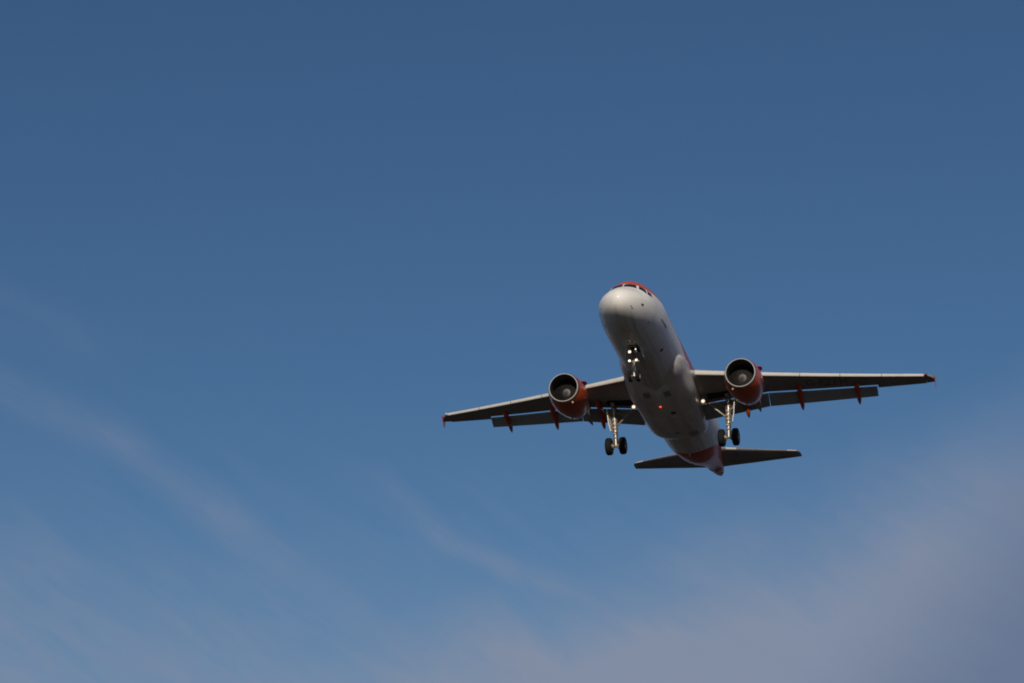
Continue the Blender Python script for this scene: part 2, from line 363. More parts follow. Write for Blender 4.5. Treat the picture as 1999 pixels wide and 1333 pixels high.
# probes, drains, aerials
def blob(x, th, rx, rt, name, m, off=.02):
    patch([(x - rx, th + rt), (x + rx, th + rt), (x + rx, th - rt), (x - rx, th - rt)], off, 3, 3).build(name, m, fus, 60)
for s in (-1, 1):
    blob(1.44, s * 1.83, .10 if s < 0 else .05, .045 if s < 0 else .02, 'pitot_probe', M_dark)
    blob(2.91, s * 2.265, .06, .03, 'ice_probe', M_dark)
blob(.66, -2.20, .035, .025, 'pitot_probe', M_dark); blob(.80, -2.27, .035, .025, 'pitot_probe', M_dark)
blob(7.06, -2.375, .13, .055, 'drain_outlet', M_black, .012)
for xx, thh in ((8.6, PI), (3.2, PI), (24.2, PI)):
    p = fpt(xx, thh)
    MB().prism([p + Vector((-.25, 0, .03)), p + Vector((.30, 0, .03)), p + Vector((.32, 0, -.26)), p + Vector((.1, 0, -.26))], (0, .04, 0)).build('blade_aerial', M_grey, fus)
p = fpt(27.6, 0); MB().prism([p + Vector((-.3, 0, -.03)), p + Vector((.3, 0, -.03)), p + Vector((.35, 0, .3)), p + Vector((.1, 0, .3))], (0, .04, 0)).build('blade_aerial', M_white, fus)
# tail: power unit exhaust and its bottom intake
MB().tube((37.45, 0, 1.0), (37.72, 0, 1.02), .14, .12, 20).build('tail_exhaust', M_core, fus)
blob(35.15, PI - .55, .28, .22, 'air_intake', M_black, .03)
for s in (-1, 1): blob(36.4, s * 2.5, .10, .18, 'drain_outlet', M_dark, .012)

# ---- belly fairing
FA = [(9.6, 1.58, -.66, -1.18, 2.0), (9.75, 1.72, -.55, -1.36, 2.1), (9.95, 1.87, -.42, -1.55, 2.15), (10.3, 2.00, -.28, -1.76, 2.2), (10.8, 2.10, -.14, -1.96, 2.3), (11.5, 2.17, -.04, -2.14, 2.45), (12.5, 2.20, .02, -2.30, 2.6), (13.8, 2.18, .02, -2.41, 2.7),
      (15.5, 2.11, .0, -2.46, 2.8), (17.5, 2.06, -.1, -2.45, 2.8), (19.2, 2.03, -.25, -2.38, 2.8), (20.4, 1.97, -.45, -2.29, 2.7), (21.1, 1.86, -.62, -2.19, 2.5), (21.55, 1.68, -.8, -2.06, 2.4), (21.8, 1.45, -.95, -1.90, 2.3)]
FA = np.array(FA)
GL = np.array([(0, 16), (50, 16), (60, 15), (70, 13.2), (74, 12.1), (77, 11.1), (80.5, 10.16), (87, 9.9), (94, 9.80), (104, 9.74), (118, 10.02), (126, 10.5), (145, 11.5), (180, 12.4)])   # where the wing-root glove leaves the hull, by angle
def fair_ring(x, n=120):
    q = [pchip(FA[:, 0], FA[:, j], x) for j in (1, 2, 3, 4)]; zc = (q[1] + q[2]) / 2; h = (q[1] - q[2]) / 2; r = []
    w = float(np.clip((x - 11.2) / 3.2, 0, 1)); w = w * w * (3 - 2 * w)
    for k in range(n):
        a = 2 * PI * k / n; u = (math.sin(a), math.cos(a)); deg = math.degrees(a); deg = min(deg, 360 - deg)
        # hull radius from (0, -.9)
        A = (u[0] / 1.975) ** 2 + (u[1] / 2.07) ** 2; B = 2 * -.9 * u[1] / 2.07 ** 2; Cc = (.9 / 2.07) ** 2 - 1
        rh = (-B + math.sqrt(B * B - 4 * A * Cc)) / (2 * A)
        x0 = float(np.interp(deg, GL[:, 0], GL[:, 1])); d = float(np.interp(deg, [94, 110, 125, 145, 180], [.35, .45, .50, .44, .42])) * (1 - math.exp(-(x - x0) / .68)) if x > x0 else max(-.10, (x - x0) * .4)
        if deg < 74: d = min(d, -.02 - (74 - deg) * .004 + .05 * max(0, x - 12))
        rg = rh + d
        lo, hi = 0.0, 4.0
        for _ in range(26):
            m_ = (lo + hi) / 2; ins = (abs(m_ * u[0]) / q[0]) ** q[3] + (abs(-.9 + m_ * u[1] - zc) / h) ** q[3] < 1
            lo, hi = (m_, hi) if ins else (lo, m_)
        rr = rg * (1 - w) + lo * w
        if x < 12.6 and deg < 60: rr = min(rr, rh - .03)
        r.append((x, rr * u[0], -.9 + rr * u[1]))
    return r
M_fair = mat('fairing_paint', (.72, .71, .68), .40, coat=.4, spec=.3, dirt=.40, dscale=1.1, stretch=(.3, 1.2, 1))
fair = MB().loft([fair_ring(x) for x in np.concatenate([np.linspace(9.6, 12, 40), np.linspace(12.2, 19, 24), np.linspace(19.2, 21.8, 22)])]).build('belly_fairing', M_fair, jet, 50)
def fair_z(x, y):
    q = [pchip(FA[:, 0], FA[:, j], x) for j in (1, 2, 3, 4)]; zc = (q[1] + q[2]) / 2; h = (q[1] - q[2]) / 2
    return zc - h * (1 - min(1, abs(y) / q[0]) ** q[3]) ** (1 / q[3])
def belly_plate(x0, x1, y0, y1, name, m, off=.012):
    n = 8; a = []; b = []
    for j in range(n + 1):
        for i in range(n + 1):
            x = x0 + (x1 - x0) * i / n; y = y0 + (y1 - y0) * j / n; z = fair_z(x, y); a.append((x, y, z - off)); b.append((x, y, z + .03))
    f = [(j * (n + 1) + i, j * (n + 1) + i + 1, (j + 1) * (n + 1) + i + 1, (j + 1) * (n + 1) + i) for j in range(n) for i in range(n)]
    per = [i for i in range(n)] + [j * (n + 1) + n for j in range(n)] + [n * (n + 1) + n - i for i in range(n)] + [(n - j) * (n + 1) for j in range(n)]
    N0 = len(a); f += [(per[q], per[(q + 1) % len(per)], per[(q + 1) % len(per)] + N0, per[q] + N0) for q in range(len(per))]
    MB().add(a + b, f).build(name, m, fair, 40)
belly_plate(16.3, 18.6, .08, 1.55, 'gear_bay_door', M_fair); belly_plate(16.3, 18.6, -1.55, -.08, 'gear_bay_door', M_fair)
belly_plate(15.35, 15.75, -.66, -.36, 'air_outlet', M_black, .008)
belly_plate(19.3, 19.75, -.22, .12, 'access_panel', M_panel, .008)
belly_plate(19.6, 20.7, -1.35, -.75, 'ram_air_outlet', M_panel, .008)
belly_plate(12.2, 12.9, -.9, -.45, 'ram_air_inlet', M_panel, .008); belly_plate(12.2, 12.9, .45, .9, 'ram_air_inlet', M_panel, .008)
bz = fair_z(14.3, .12)
MB().revolve([(0, .07), (.035, .066), (.065, .045), (.08, .0)], (14.3, .12, bz + .01), (0, 0, -1), 20, cap0=True).build('beacon_light', M_beacon, fair)

# ---- wings
def le(y):  return Vector((12.119 + .546 * y, y, -.739 + .085 * y + .40 * (y / 17) ** 2))     # front of the drooped slats
KINK, FLAP0, FLAP1, TIP = 6.4, 2.05, 13.36, 16.6
def xte(y): return 19.25 if y < KINK else 19.25 + (y - KINK) * .333
def xle(y):
    c0 = xte(y) - le(y).x; return le(y).x + .08 + .05 * c0
def twist(y): return R(np.interp(y, [2, 6.4, 16.6], [5.0, 4.3, 3.4]))
def tc(y): return float(np.interp(y, [1.5, 6.4, 16.6], [.150, .118, .105]))
def yt(x): return 5 * (.2969 * math.sqrt(max(x, 0)) - .126 * x - .3516 * x * x + .2843 * x ** 3 - .1036 * x ** 4)
def wpt(y, xc, side, dz=0.0, dx=0.0):
    """point on the wing at span y and chord fraction xc; side +1 upper, -1 lower"""
    c = xte(y) - xle(y); tt = tc(y); a = twist(y)
    z = side * yt(xc) * tt * (1.0 if side > 0 else .92) + .018 * math.sin(PI * xc) - .006 * xc
    X, Z = xc * c + dx, z * c + dz
    o = le(y); base_z = o.z + .035 + .018 * c
    return Vector((xle(y) + X * math.cos(a) + Z * math.sin(a), y, base_z - X * math.sin(a) + Z * math.cos(a)))
LO = [0.0, .004, .015, .035, .07, .12, .19, .28, .38, .48, .58, .66, .72]
UP = [.82, .76, .68, .58, .48, .38, .28, .19, .12, .07, .035, .015, .004]
def wing_ring(y, s):
    cut = float(np.interp(y, [2, 6.4, 13], [.815, .80, .80])); k = cut / .72
    r = [wpt(y, x * (cut + .07) / .82, 1) for x in UP] + [wpt(y, x * k, -1) for x in LO] + [wpt(y, cut + .012, -1, dz=.05 * tc(y) * (xte(y) - xle(y)))]
    return [(p.x, s * p.y, p.z) for p in r]
def mirror(p, s): return (p[0], s * p[1], p[2])

def make_wing(s):
    ys = [.6, 1.4, 2.0, 2.8, 3.6, 4.4, 5.2, 5.8, 6.4, 7.2, 8, 9, 10, 11, 12, 13, 13.6, 14.4, 15.2, 16, TIP]
    w = MB().loft([wing_ring(y, s) for y in ys]).build('wing', M_wing, jet, 40)
    # tip cap: swept-back end with a raked front corner
    mb = MB(); rings = []
    for k, (dy, f) in enumerate(((0, 0), (.18, .12), (.36, .33), (.48, .56), (.54, .78))):
        y = TIP + dy; r = []
        xs_ = [1.0, .9, .75, .6, .45, .3, .15, .05, 0]
        for x in xs_: r.append(wpt(TIP, f + (1 - f) * x, 1))
        for x in xs_[::-1][1:-1]: r.append(wpt(TIP, f + (1 - f) * x, -1))
        rings.append([(p.x + dy * .10, s * y, p.z + dy * .10) for p in r])
    mb.loft(rings).build('wing_tip', M_wing, w, 40)
    # wing tip fence: swept arrowhead plate above and below the tip
    t0 = wpt(TIP, .35, 1); yf = TIP + .52
    poly = [(t0.x + .05, 0, t0.z + .02), (t0.x + .75, 0, t0.z + .26), (t0.x + 1.05, 0, t0.z + .27), (t0.x + .98, 0, t0.z + .0), (t0.x + .95, 0, t0.z - .52), (t0.x + .72, 0, t0.z - .54)]
    fm = MB(); fm.prism([(x, s * (yf + .05 * abs(z - t0.z)), z) for x, _, z in poly], (0, .04, 0)); fm.build('wing_tip_fence', M_orange, w, 30, bevel=.012)
    # position lamp at the front corner
    c0 = le(TIP); MB().revolve([(-.05, .0), (0, .06), (.09, .085), (.22, .07), (.32, .0)], (c0.x + .05, s * (TIP + .03), c0.z + .03), (1, 0, 0), 16).build('position_light', M_nav_red if s < 0 else M_nav_green, w)
    # aileron
    rings = []
    for y in np.linspace(FLAP1 + .06, TIP - .02, 7):
        c = xte(y) - xle(y); r = []
        for x in (.825, .85, .88, .92, .97, 1.0): r.append(wpt(y, x, 1))
        for x in (.97, .92, .88, .85, .825): r.append(wpt(y, x, -1))
        h = wpt(y, .825, 0); aa = R(4); rr = []
        for p in r:
            dx, dz = p.x - h.x, p.z - h.z
            rr.append((h.x + .02 + dx * math.cos(aa) + dz * math.sin(aa), s * y, h.z - .012 - dx * math.sin(aa) + dz * math.cos(aa)))
        rings.append(rr)
    MB().loft(rings).build('aileron', M_wing, w, 40)
    # slats: leading-edge shells carried forward and drooped
    for y0, y1 in ((2.35, 5.25), (6.35, 8.70), (8.74, 11.2), (11.24, 13.8), (13.84, TIP - .12)):
        rings = []
        for y in np.linspace(y0, y1, 6):
            c = xte(y) - xle(y); o = le(y); a = twist(y) - R(19); ch = .165 * c + .06; r = []
            th = float(np.interp(y, [2, 6.4, 16.6], [.36, .26, .17]))
            prof = [(1.0, .16), (.8, .42), (.6, .62), (.42, .74), (.26, .76), (.13, .64), (.05, .42), (.012, .2), (0, .02), (.010, -.12), (.04, -.22), (.09, -.27), (.13, -.25), (.15, -.17), (.20, .0), (.30, .14), (.5, .27), (.75, .22)]
            for u, v in prof:
                X, Z = u * ch, v * th
                r.append((o.x + X * math.cos(a) + Z * math.sin(a), s * y, o.z - .05 - .25 * th - X * math.sin(a) + Z * math.cos(a) + .02 * u * 0))
            rings.append(r)
        MB().loft(rings).build('slat', M_slat, w, 35)
    # root leading edge (unslatted) is the wing itself; flaps
    def flap_pt(y, u, v, ang):
        c = xte(y) - xle(y); fc = float(np.interp(y, [2, KINK, FLAP1], [1.28, 1.06, .80]))
        h = wpt(y, .76, -1)
        ox = h.x + .10 + .01 * c; oz = h.z - .055 - .012 * c
        X, Z = u * fc, v * fc
        return (ox + X * math.cos(ang) + Z * math.sin(ang), s * y, oz - X * math.sin(ang) + Z * math.cos(ang))
    def flap(y0, y1, n):
        prof = [(1, .004), (.8, .055), (.6, .095), (.4, .12), (.22, .12), (.1, .095), (.03, .055), (0, 0), (.03, -.035), (.1, -.052), (.25, -.055), (.5, -.035), (.8, -.012)]
        rings = [[flap_pt(y, u, v, R(36)) for u, v in prof] for y in np.linspace(y0, y1, n)]
        MB().loft(rings).build('flap', M_flap, w, 40)
    flap(FLAP0, KINK - .02, 6); flap(KINK + .02, FLAP1, 10)
    # flap track fairings
    for y, tip in ((4.93, (19.55, -1.68)), (8.43, (20.65, -1.02)), (12.08, (22.15, -.36))):
        a = wpt(y, .40, -1); b = wpt(y, .58, -1); c_ = wpt(y, .74, -1)
        L = (tip[0] - a.x); hgt = .26 if y < 6 else (.24 if y < 10 else .20)
        P = [(a.x, a.z + .02, .02, .03), (a.x + .25, a.z - .06, .09, .09), (b.x, b.z - hgt * .65, .16, hgt * .8), (c_.x, c_.z - hgt * .95, .185, hgt * 1.05), (c_.x + .35, c_.z - hgt * 1.35, .185, hgt * 1.05),
             (tip[0] - .62, (tip[1] + .34) * .85 + (c_.z - hgt * 1.4) * .15, .165, hgt * .92), (tip[0] - .25, tip[1] + .13, .105, hgt * .55), (tip[0], tip[1], .012, .02)]
        P = np.array(P); tt = np.linspace(0, len(P) - 1, 30); rings = []
        for q in tt:
            v = [pchip(np.arange(len(P), dtype=float), P[:, j], q) for j in range(4)]
            rings.append([(v[0], s * y + v[2] * math.sin(2 * PI * k / 18), v[1] + v[3] * math.cos(2 * PI * k / 18)) for k in range(18)])
        MB().loft(rings).build('flap_track_fairing', M_orange, w, 50)
    # landing lamp hanging below the wing root
    px, py, pz = 16.5, s * 2.33, -1.42
    MB().revolve([(.0, .12), (.10, .13), (.22, .09), (.3, 0.0)], (px, py, pz), (1, 0, 0), 20).tube((px + .12, py, pz), (px + .2, py, pz + .40), .04, .05, 10).build('landing_light_housing', M_grey, w)
    MB().revolve([(.0, .07), (-.006, .11), (.004, .155)], (px - .012, py, pz), (1, 0, 0), 20, cap0=True).build('lamp_halo', M_lamp_halo, w)  # glowing ring added for the halo of the landing lamp
    MB().revolve([(-.04, .0), (-.03, .05), (0.0, .095)], (px - .016, py, pz), (1, 0, 0), 20, cap1=True).build('landing_light', M_lamp, w)
    return w
wing_l = make_wing(-1); wing_r = make_wing(1)
# registration under the port wing
def wing_text(txt, y0, y1, x_top, x_bot, s):
    cu = bpy.data.curves.new('reg', 'FONT'); cu.body = txt; cu.size = 1.0; cu.extrude = 0.0
    to = bpy.data.objects.new('reg', cu); C.objects.link(to)
    dg = bpy.context.evaluated_depsgraph_get(); me = bpy.data.meshes.new_from_object(to.evaluated_get(dg))
    bpy.data.objects.remove(to); bpy.data.curves.remove(cu)
    co = np.array([v.co[:] for v in me.vertices]); mn, mxx = co.min(0), co.max(0)
    for v in me.vertices:
        u = (v.co.x - mn[0]) / (mxx[0] - mn[0]); h = (v.co.y - mn[1]) / (mxx[1] - mn[1])
        y = y0 + (y1 - y0) * u; c = xte(y) - xle(y); mid = xle(y) + c * .40
        x = mid + (.5 - h) * (x_bot - x_top); q = wpt(y, (x - xle(y)) / c, -1)
        v.co = (q.x, s * y, q.z - .006)
    me.name = 'registration_lettering'; me.materials.clear(); me.materials.append(M_letter)
    o = bpy.data.objects.new('registration_lettering', me); C.objects.link(o); return o
reg = wing_text('G-EZFM', 8.95, 11.55, 0.0, 1.05, -1); reg.parent = wing_l

# ---- engines
def make_engine(s):
    o = Vector((10.53, s * 5.75, -2.03)); ax = Vector((1, 0, .015)).normalized()
    outer = [(.20, 1.038), (.4, 1.092), (.7, 1.15), (1.1, 1.195), (1.6, 1.21), (2.1, 1.185), (2.6, 1.12), (3.0, 1.045), (3.4, .955), (3.62, .90), (3.62, .87), (3.2, .88), (2.6, .86)]
    e = MB().revolve(outer, o, ax, 72).build('engine', M_orange, jet, 40)
    MB().revolve([(.20, 1.036), (.10, 1.0), (.035, .968)], o, ax, 72).build('inlet_cowl_ring', M_lip_shade, e, 60)  # outer lip darkened by colour so only the front edge looks lit
    MB().revolve([(.035, .968), (.010, .952), (0, .936), (.008, .922), (.03, .912)], o, ax, 72).build('inlet_lip', M_lip, e, 60)
    MB().revolve([(.03, .912), (.08, .900), (.25, .888)], o, ax, 72).build('inlet_throat', M_duct, e, 60)
    MB().revolve([(.25, .888), (.5, .874), (.8, .872), (1.05, .875), (1.3, .875)], o, ax, 72).build('inlet_duct', M_duct, e, 60)
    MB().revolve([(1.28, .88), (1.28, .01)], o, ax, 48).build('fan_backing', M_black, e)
    b = MB(); A = ax; up = Vector((0, 0, 1)); a1 = A.cross(up).normalized(); b1 = A.cross(a1)
    nb = 36
    for k in range(nb):
        ang = 2 * PI * k / nb; pts = []
        for r, sw, ch in ((.26, .55, .085), (.45, .75, .10), (.66, .98, .11), (.868, 1.15, .115)):
            for e_ in (-1, 1):
                q = ang + e_ * ch * math.sin(sw) / r * .85; d = a1 * math.cos(q) + b1 * math.sin(q)
                pts.append(o + A * (1.06 + e_ * ch * math.cos(sw)) + d * r)
        f = [(0, 1, 3, 2), (2, 3, 5, 4), (4, 5, 7, 6)]
        th = .008; t_ = (a1 * -math.sin(ang) + b1 * math.cos(ang)) * th
        v2 = [p + t_ for p in pts]; n8 = len(pts)
        f += [tuple(i + n8 for i in q) for q in f] + [(0, 2, 2 + n8, n8), (2, 4, 4 + n8, 2 + n8), (4, 6, 6 + n8, 4 + n8), (1, 3, 3 + n8, 1 + n8), (3, 5, 5 + n8, 3 + n8), (5, 7, 7 + n8, 5 + n8), (6, 7, 7 + n8, 6 + n8)]
        b.add(pts + v2, f)
    b.build('fan', M_fan, e, 30)
    sp = MB().revolve([(.60, .004), (.62, .03), (.70, .085), (.80, .15), (.90, .21), (1.0, .26), (1.10, .30)], o, ax, 40).build('spinner', M_spin, e, 60)
    # pale spiral on the spinner
    spb = MB(); pv = []
    for k in range(40):
        t = k / 39; x = .64 + .30 * t; r = float(np.interp(x, [.60, .62, .70, .80, .90, 1.0], [.004, .03, .085, .15, .21, .255])) + .004
        a = 2.2 + 5.5 * t; wd = .035
        for dx in (-wd / 2, wd / 2):
            rr = float(np.interp(x + dx, [.60, .62, .70, .80, .90, 1.0], [.004, .03, .085, .15, .21, .255])) + .005
            pv.append(o + ax * (x + dx) + (a1 * math.cos(a) + b1 * math.sin(a)) * rr)
    spb.add(pv, [(2 * k, 2 * k + 1, 2 * k + 3, 2 * k + 2) for k in range(39)]).build('spinner_spiral', M_white, e, 60)
    # core cowl, nozzle, plug
    MB().revolve([(2.6, .74), (3.2, .70), (3.8, .62), (4.5, .50), (4.52, .47), (4.2, .46)], o, ax, 48).build('core_cowl', M_core, e, 50)
    MB().revolve([(4.0, .36), (4.5, .30), (5.0, .16), (5.25, .02)], o, ax, 32).build('exhaust_plug', M_core, e, 50)
    # pylon: from the nacelle crown up to and under the wing, grey point behind
    def pr(x, zb, zt, w):
        return [(x, s * 5.75 + w * sx_, z) for sx_, z in ((-1, zb), (1, zb), (1, zt * .8 + zb * .2), (.7, zt), (-.7, zt), (-1, zt * .8 + zb * .2))]
    wl = lambda xc: wpt(5.75, xc, -1).z
    P = [pr(11.75, -1.1, -.80, .05), pr(12.3, -1.1, -.58, .16), pr(13.2, -1.15, -.30, .22), pr(14.2, -1.25, -.06, .23), pr(15.2, -1.35, .08, .23), pr(15.75, -1.45, .10, .22), pr(16.0, -1.5, wl(.12) + .12, .20)]
    MB().loft(P).build('pylon', M_orange, e, 40)
    Q = [pr(16.0, -1.62, wl(.10) + .1, .20), pr(16.8, -1.45, wl(.3) + .1, .21), pr(17.8, -1.35, wl(.55) + .1, .19), pr(18.6, -1.38, -1.05, .14), pr(19.45, -1.36, -1.28, .02)]
    MB().loft(Q).build('pylon_rear_fairing', M_grey, e, 40)
    # vortex strake on the inboard side, drain mast below
    for q in (-1, 1):
      d = Vector((0, q * .79, .61)).normalized(); p0 = o + ax * 1.0 + d * 1.18; MB().prism([p0, p0 + ax * .95 - d * .02, p0 + ax * .95 + d * .27, p0 + ax * .50 + d * .27], Vector((0, .61, -.79 * q)).normalized() * .05).build('nacelle_strake', M_orange, e)
    pm = o + ax * 2.5 + Vector((0, 0, -1.12)); MB().prism([pm, pm + Vector((.28, 0, .06)), pm + Vector((.3, 0, -.16)), pm + Vector((.16, 0, -.16))], (0, .05, 0)).build('drain_mast', M_dark, e)
    pv_ = o + ax * .32 + Vector((0, s * -.55, -.96)).normalized() * 1.10
    MB().revolve([(-.02, 0), (.0, .05), (.05, .06), (.1, 0)], pv_, ax, 12).build('inlet_sensor', M_lip, e)
    return e
eng_l = make_engine(-1); eng_r = make_engine(1)

# ---- tailplane and fin
def airfoil_ring(lead, chord, t, span_pt, horizontal=True, inc=0.0):
    r = []; xs_ = [1, .9, .75, .6, .45, .3, .18, .08, .02, 0]
    pts = [(x, yt(x) * t) for x in xs_] + [(x, -yt(x) * t) for x in xs_[::-1][1:-1]]
    for x, z in pts:
        X, Z = x * chord, z * chord
        if horizontal: r.append((lead[0] + X * math.cos(inc) + Z * math.sin(inc), lead[1], lead[2] - X * math.sin(inc) + Z * math.cos(inc)))
        else: r.append((lead[0] + X, lead[1] + Z, lead[2]))
    return r
for s in (-1, 1):
    st_ = [(.3, 31.75, 4.05, .98, .10), (1.1, 32.25, 3.62, 1.06, .10), (2.5, 33.10, 2.98, 1.20, .10), (4.2, 34.14, 2.16, 1.37, .10), (5.7, 35.05, 1.46, 1.52, .10), (6.02, 35.27, 1.28, 1.555, .09), (6.16, 35.55, 1.02, 1.57, .06), (6.22, 35.85, .72, 1.575, .04)]
    hs_ = MB().loft([airfoil_ring((x, s * y, z), c, t, None, True, R(1.0)) for y, x, c, z, t in st_]).build('tailplane', M_wing, jet, 40)
    # bare metal ends of the leading edge
    for (ya, yb) in ((1.25, 1.95), (5.35, 6.0)):
        rg = []
        for y in np.linspace(ya, yb, 5):
            x = float(np.interp(y, [q[0] for q in st_], [q[1] for q in st_])); z = float(np.interp(y, [q[0] for q in st_], [q[3] for q in st_])); c = float(np.interp(y, [q[0] for q in st_], [q[2] for q in st_]))
            rr = []
            for u in (.05, .03, .015, .005, 0): rr.append((x + u * c - .012, s * y, z + yt(u) * .10 * c + .012))
            for u in (.005, .015, .03): rr.append((x + u * c - .012, s * y, z - yt(u) * .10 * c - .006))
            rg.append(rr)
        MB().loft(rg).build('leading_edge_strip', M_slat, hs_, 50)
    # elevator hinge gap
    rg = []
    for y, x, c, z, t in (st_[1], st_[3], st_[4]):
        u = .70; p = (x + u * c, s * y, z - u * c * math.sin(R(1)) - yt(u) * t * c - .004)
        rg.append(p)
    MB().path(rg, [.012] * 3, 6).build('elevator_hinge_line', M_dark, hs_)
fin_st = [(1.6, 28.2, 7.2, .10), (2.3, 29.4, 6.0, .10), (4.2, 31.1, 4.75, .10), (6.2, 32.85, 3.4, .10), (7.5, 34.0, 2.5, .10), (7.75, 34.3, 2.2, .07), (7.86, 34.8, 1.7, .03)]
fin = MB().loft([airfoil_ring((x, 0, z), c, t, None, False) for z, x, c, t in fin_st]).build('tail_fin', M_orange, jet, 40)

# ---- landing gear
def wheel(parent, c, r, w, s):
    c = Vector(c); h = w / 2
    prof = [(-h * .80, r * .56), (-h * .98, r * .64), (-h, r * .76), (-h * .88, r * .90), (-h * .62, r * .975), (-h * .3, r * .998)]
    gro = []
    for g in (-.42, -.16, .16, .42):
        gro += [(g * h - .012, r * .999), (g * h - .008, r * .965), (g * h + .008, r * .965), (g * h + .012, r * .999)]
    prof = prof[:5] + gro + [(-a, b) for a, b in prof[:5][::-1]]
    MB().revolve(prof, c, (0, 1, 0), 48).build('tyre', M_tyre, parent, 50)
    rim = [(-h * .70, .02), (-h * .74, r * .18), (-h * .45, r * .24), (-h * .45, r * .46), (-h * .80, r * .50), (-h * .84, r * .57), (h * .84, r * .57), (h * .80, r * .50), (h * .45, r * .46), (h * .45, r * .24), (h * .74, r * .18), (h * .70, .02)]
    MB().revolve(rim, c, (0, 1, 0), 32, cap0=True, cap1=True).build('rim', M_rim, parent, 35)

def main_gear(s):
    axle = Vector((17.69, s * 3.795, -3.65)); top = Vector((17.45, s * 3.86, -.95)); mid = top.lerp(axle, .66)
    g = MB()
    g.path([top, top.lerp(axle, .10), top.lerp(axle, .30), top.lerp(axle, .34), top.lerp(axle, .58), top.lerp(axle, .60), mid], [.20, .17, .155, .175, .165, .185, .18], 20)
    g.tube(top + Vector((-.6, 0, .0)), top + Vector((.6, 0, .0)), .13, .13, 16)
    leg = g.build('main_landing_gear', M_gear, jet, 35)
    MB().path([mid, mid.lerp(axle, .70), mid.lerp(axle, .72), axle], [.115, .115, .15, .14], 18).build('oleo_piston', M_chrome, leg, 35)
    ax_ = MB(); ax_.tube(axle + Vector((0, -.62, 0)), axle + Vector((0, .62, 0)), .09, .09, 16)
    for dy in (-.17, .17): ax_.tube(axle + Vector((0, dy - .03 * np.sign(dy), 0)), axle + Vector((0, dy + .05 * np.sign(dy), 0)), .20, .20, 20)
    ax_.build('axle', M_gear, leg)
    # torque links (behind), with an open knee
    tl = MB(); k = mid.lerp(axle, .35) + Vector((.52, 0, -.05))
    for dy in (-.10, .10):
        tl.tube(top.lerp(axle, .60) + Vector((.14, dy, 0)), k + Vector((0, dy * .4, 0)), .045, .035, 10); tl.tube(axle + Vector((.08, dy, .10)), k + Vector((0, dy * .4, 0)), .045, .035, 10)
    tl.tube(k + Vector((0, -.09, 0)), k + Vector((0, .09, 0)), .05, .05, 12); tl.build('torque_link', M_gear, leg)
    # folding side brace inboard
    b0 = top.lerp(axle, .50) + Vector((-.02, -s * .10, 0)); b1 = Vector((17.25, s * 2.28, -1.08)); bk = b0.lerp(b1, .50)
    br = MB(); br.path([b0, b0.lerp(b1, .05), bk], [.055, .075, .07], 12); br.path([bk, b1], [.055, .045], 12); br.tube(bk + Vector((-.10, 0, 0)), bk + Vector((.10, 0, 0)), .085, .085, 12)
    br.build('side_brace', M_gear, leg, 35)
    lk = MB(); lk.path([bk, top.lerp(axle, .16) + Vector((-.06, -s * .08, 0))], [.03, .03], 8); lk.build('lock_stay', M_gear, leg)
    # retraction jack and hoses
    rj = MB(); rj.path([top.lerp(axle, .30) + Vector((.12, s * .12, 0)), Vector((17.5, s * 4.75, -.98))], [.05, .06], 12); rj.build('retraction_jack', M_chrome, leg)
    hz = MB()
    for dy, dx in ((.15, -.12), (-.14, -.13), (.06, -.19)):
        pts = [top.lerp(axle, t) + Vector((dx - .03 * math.sin(t * 17), dy + .02 * math.sin(t * 23 + dy * 9), 0)) for t in np.linspace(.22, .93, 14)]
        hz.path(pts, [.018] * 14, 6)
    hz.build('brake_hose', M_hose, leg)
    for t in (.36, .46, .56, .70, .80):
        cl = MB(); p = top.lerp(axle, t); cl.tube(p + Vector((-.0, 0, -.035)), p + Vector((0, 0, .035)), .205 if t < .64 else .155, None, 16); cl.box(p + Vector((-.20 if t < .64 else -.15, .03, 0)), (.05, .06, .05))
        cl.build('clamp_ring', M_gear, leg)
    # brake packs
    for dy in (-.465, .465):
        MB().tube(axle + Vector((0, dy * .52, 0)), axle + Vector((0, dy * .80, 0)), .22, .22, 24).build('brake_pack', M_core, leg)
        wheel(leg, axle + Vector((0, dy, 0)), .585, .43, s)
    # leg door hung on the outboard side
    dm = MB(); n = 6
    R0 = [top.lerp(axle, q) + Vector((dx, s * (yo - .20 * dx), 0)) for q, dx, yo in ((.08, -.27, .40), (.08, .25, .40), (.44, .24, .34), (.62, .10, .26), (.62, -.12, .26), (.44, -.25, .34))]
    dm.prism(R0, (0, .05, 0)); dm.build('gear_leg_door', M_white, leg, 30)
    for t, in ((.2,), (.5,)):
        p = top.lerp(axle, t); MB().tube(p, p + Vector((0, s * .34, 0)), .03, .03, 8).build('door_link', M_gear, leg)
    return leg
gl = main_gear(-1); gr = main_gear(1)
# open wheel-bay mouth above each main leg
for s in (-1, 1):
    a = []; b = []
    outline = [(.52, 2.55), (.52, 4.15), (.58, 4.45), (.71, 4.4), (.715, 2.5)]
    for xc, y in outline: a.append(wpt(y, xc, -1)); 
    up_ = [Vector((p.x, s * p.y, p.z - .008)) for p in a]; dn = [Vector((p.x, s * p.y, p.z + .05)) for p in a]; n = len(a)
    MB().add(up_ + dn, [tuple(range(n))] + [(i, (i + 1) % n, n + (i + 1) % n, n + i) for i in range(n)]).build('gear_bay', M_black, wing_l if s < 0 else wing_r)

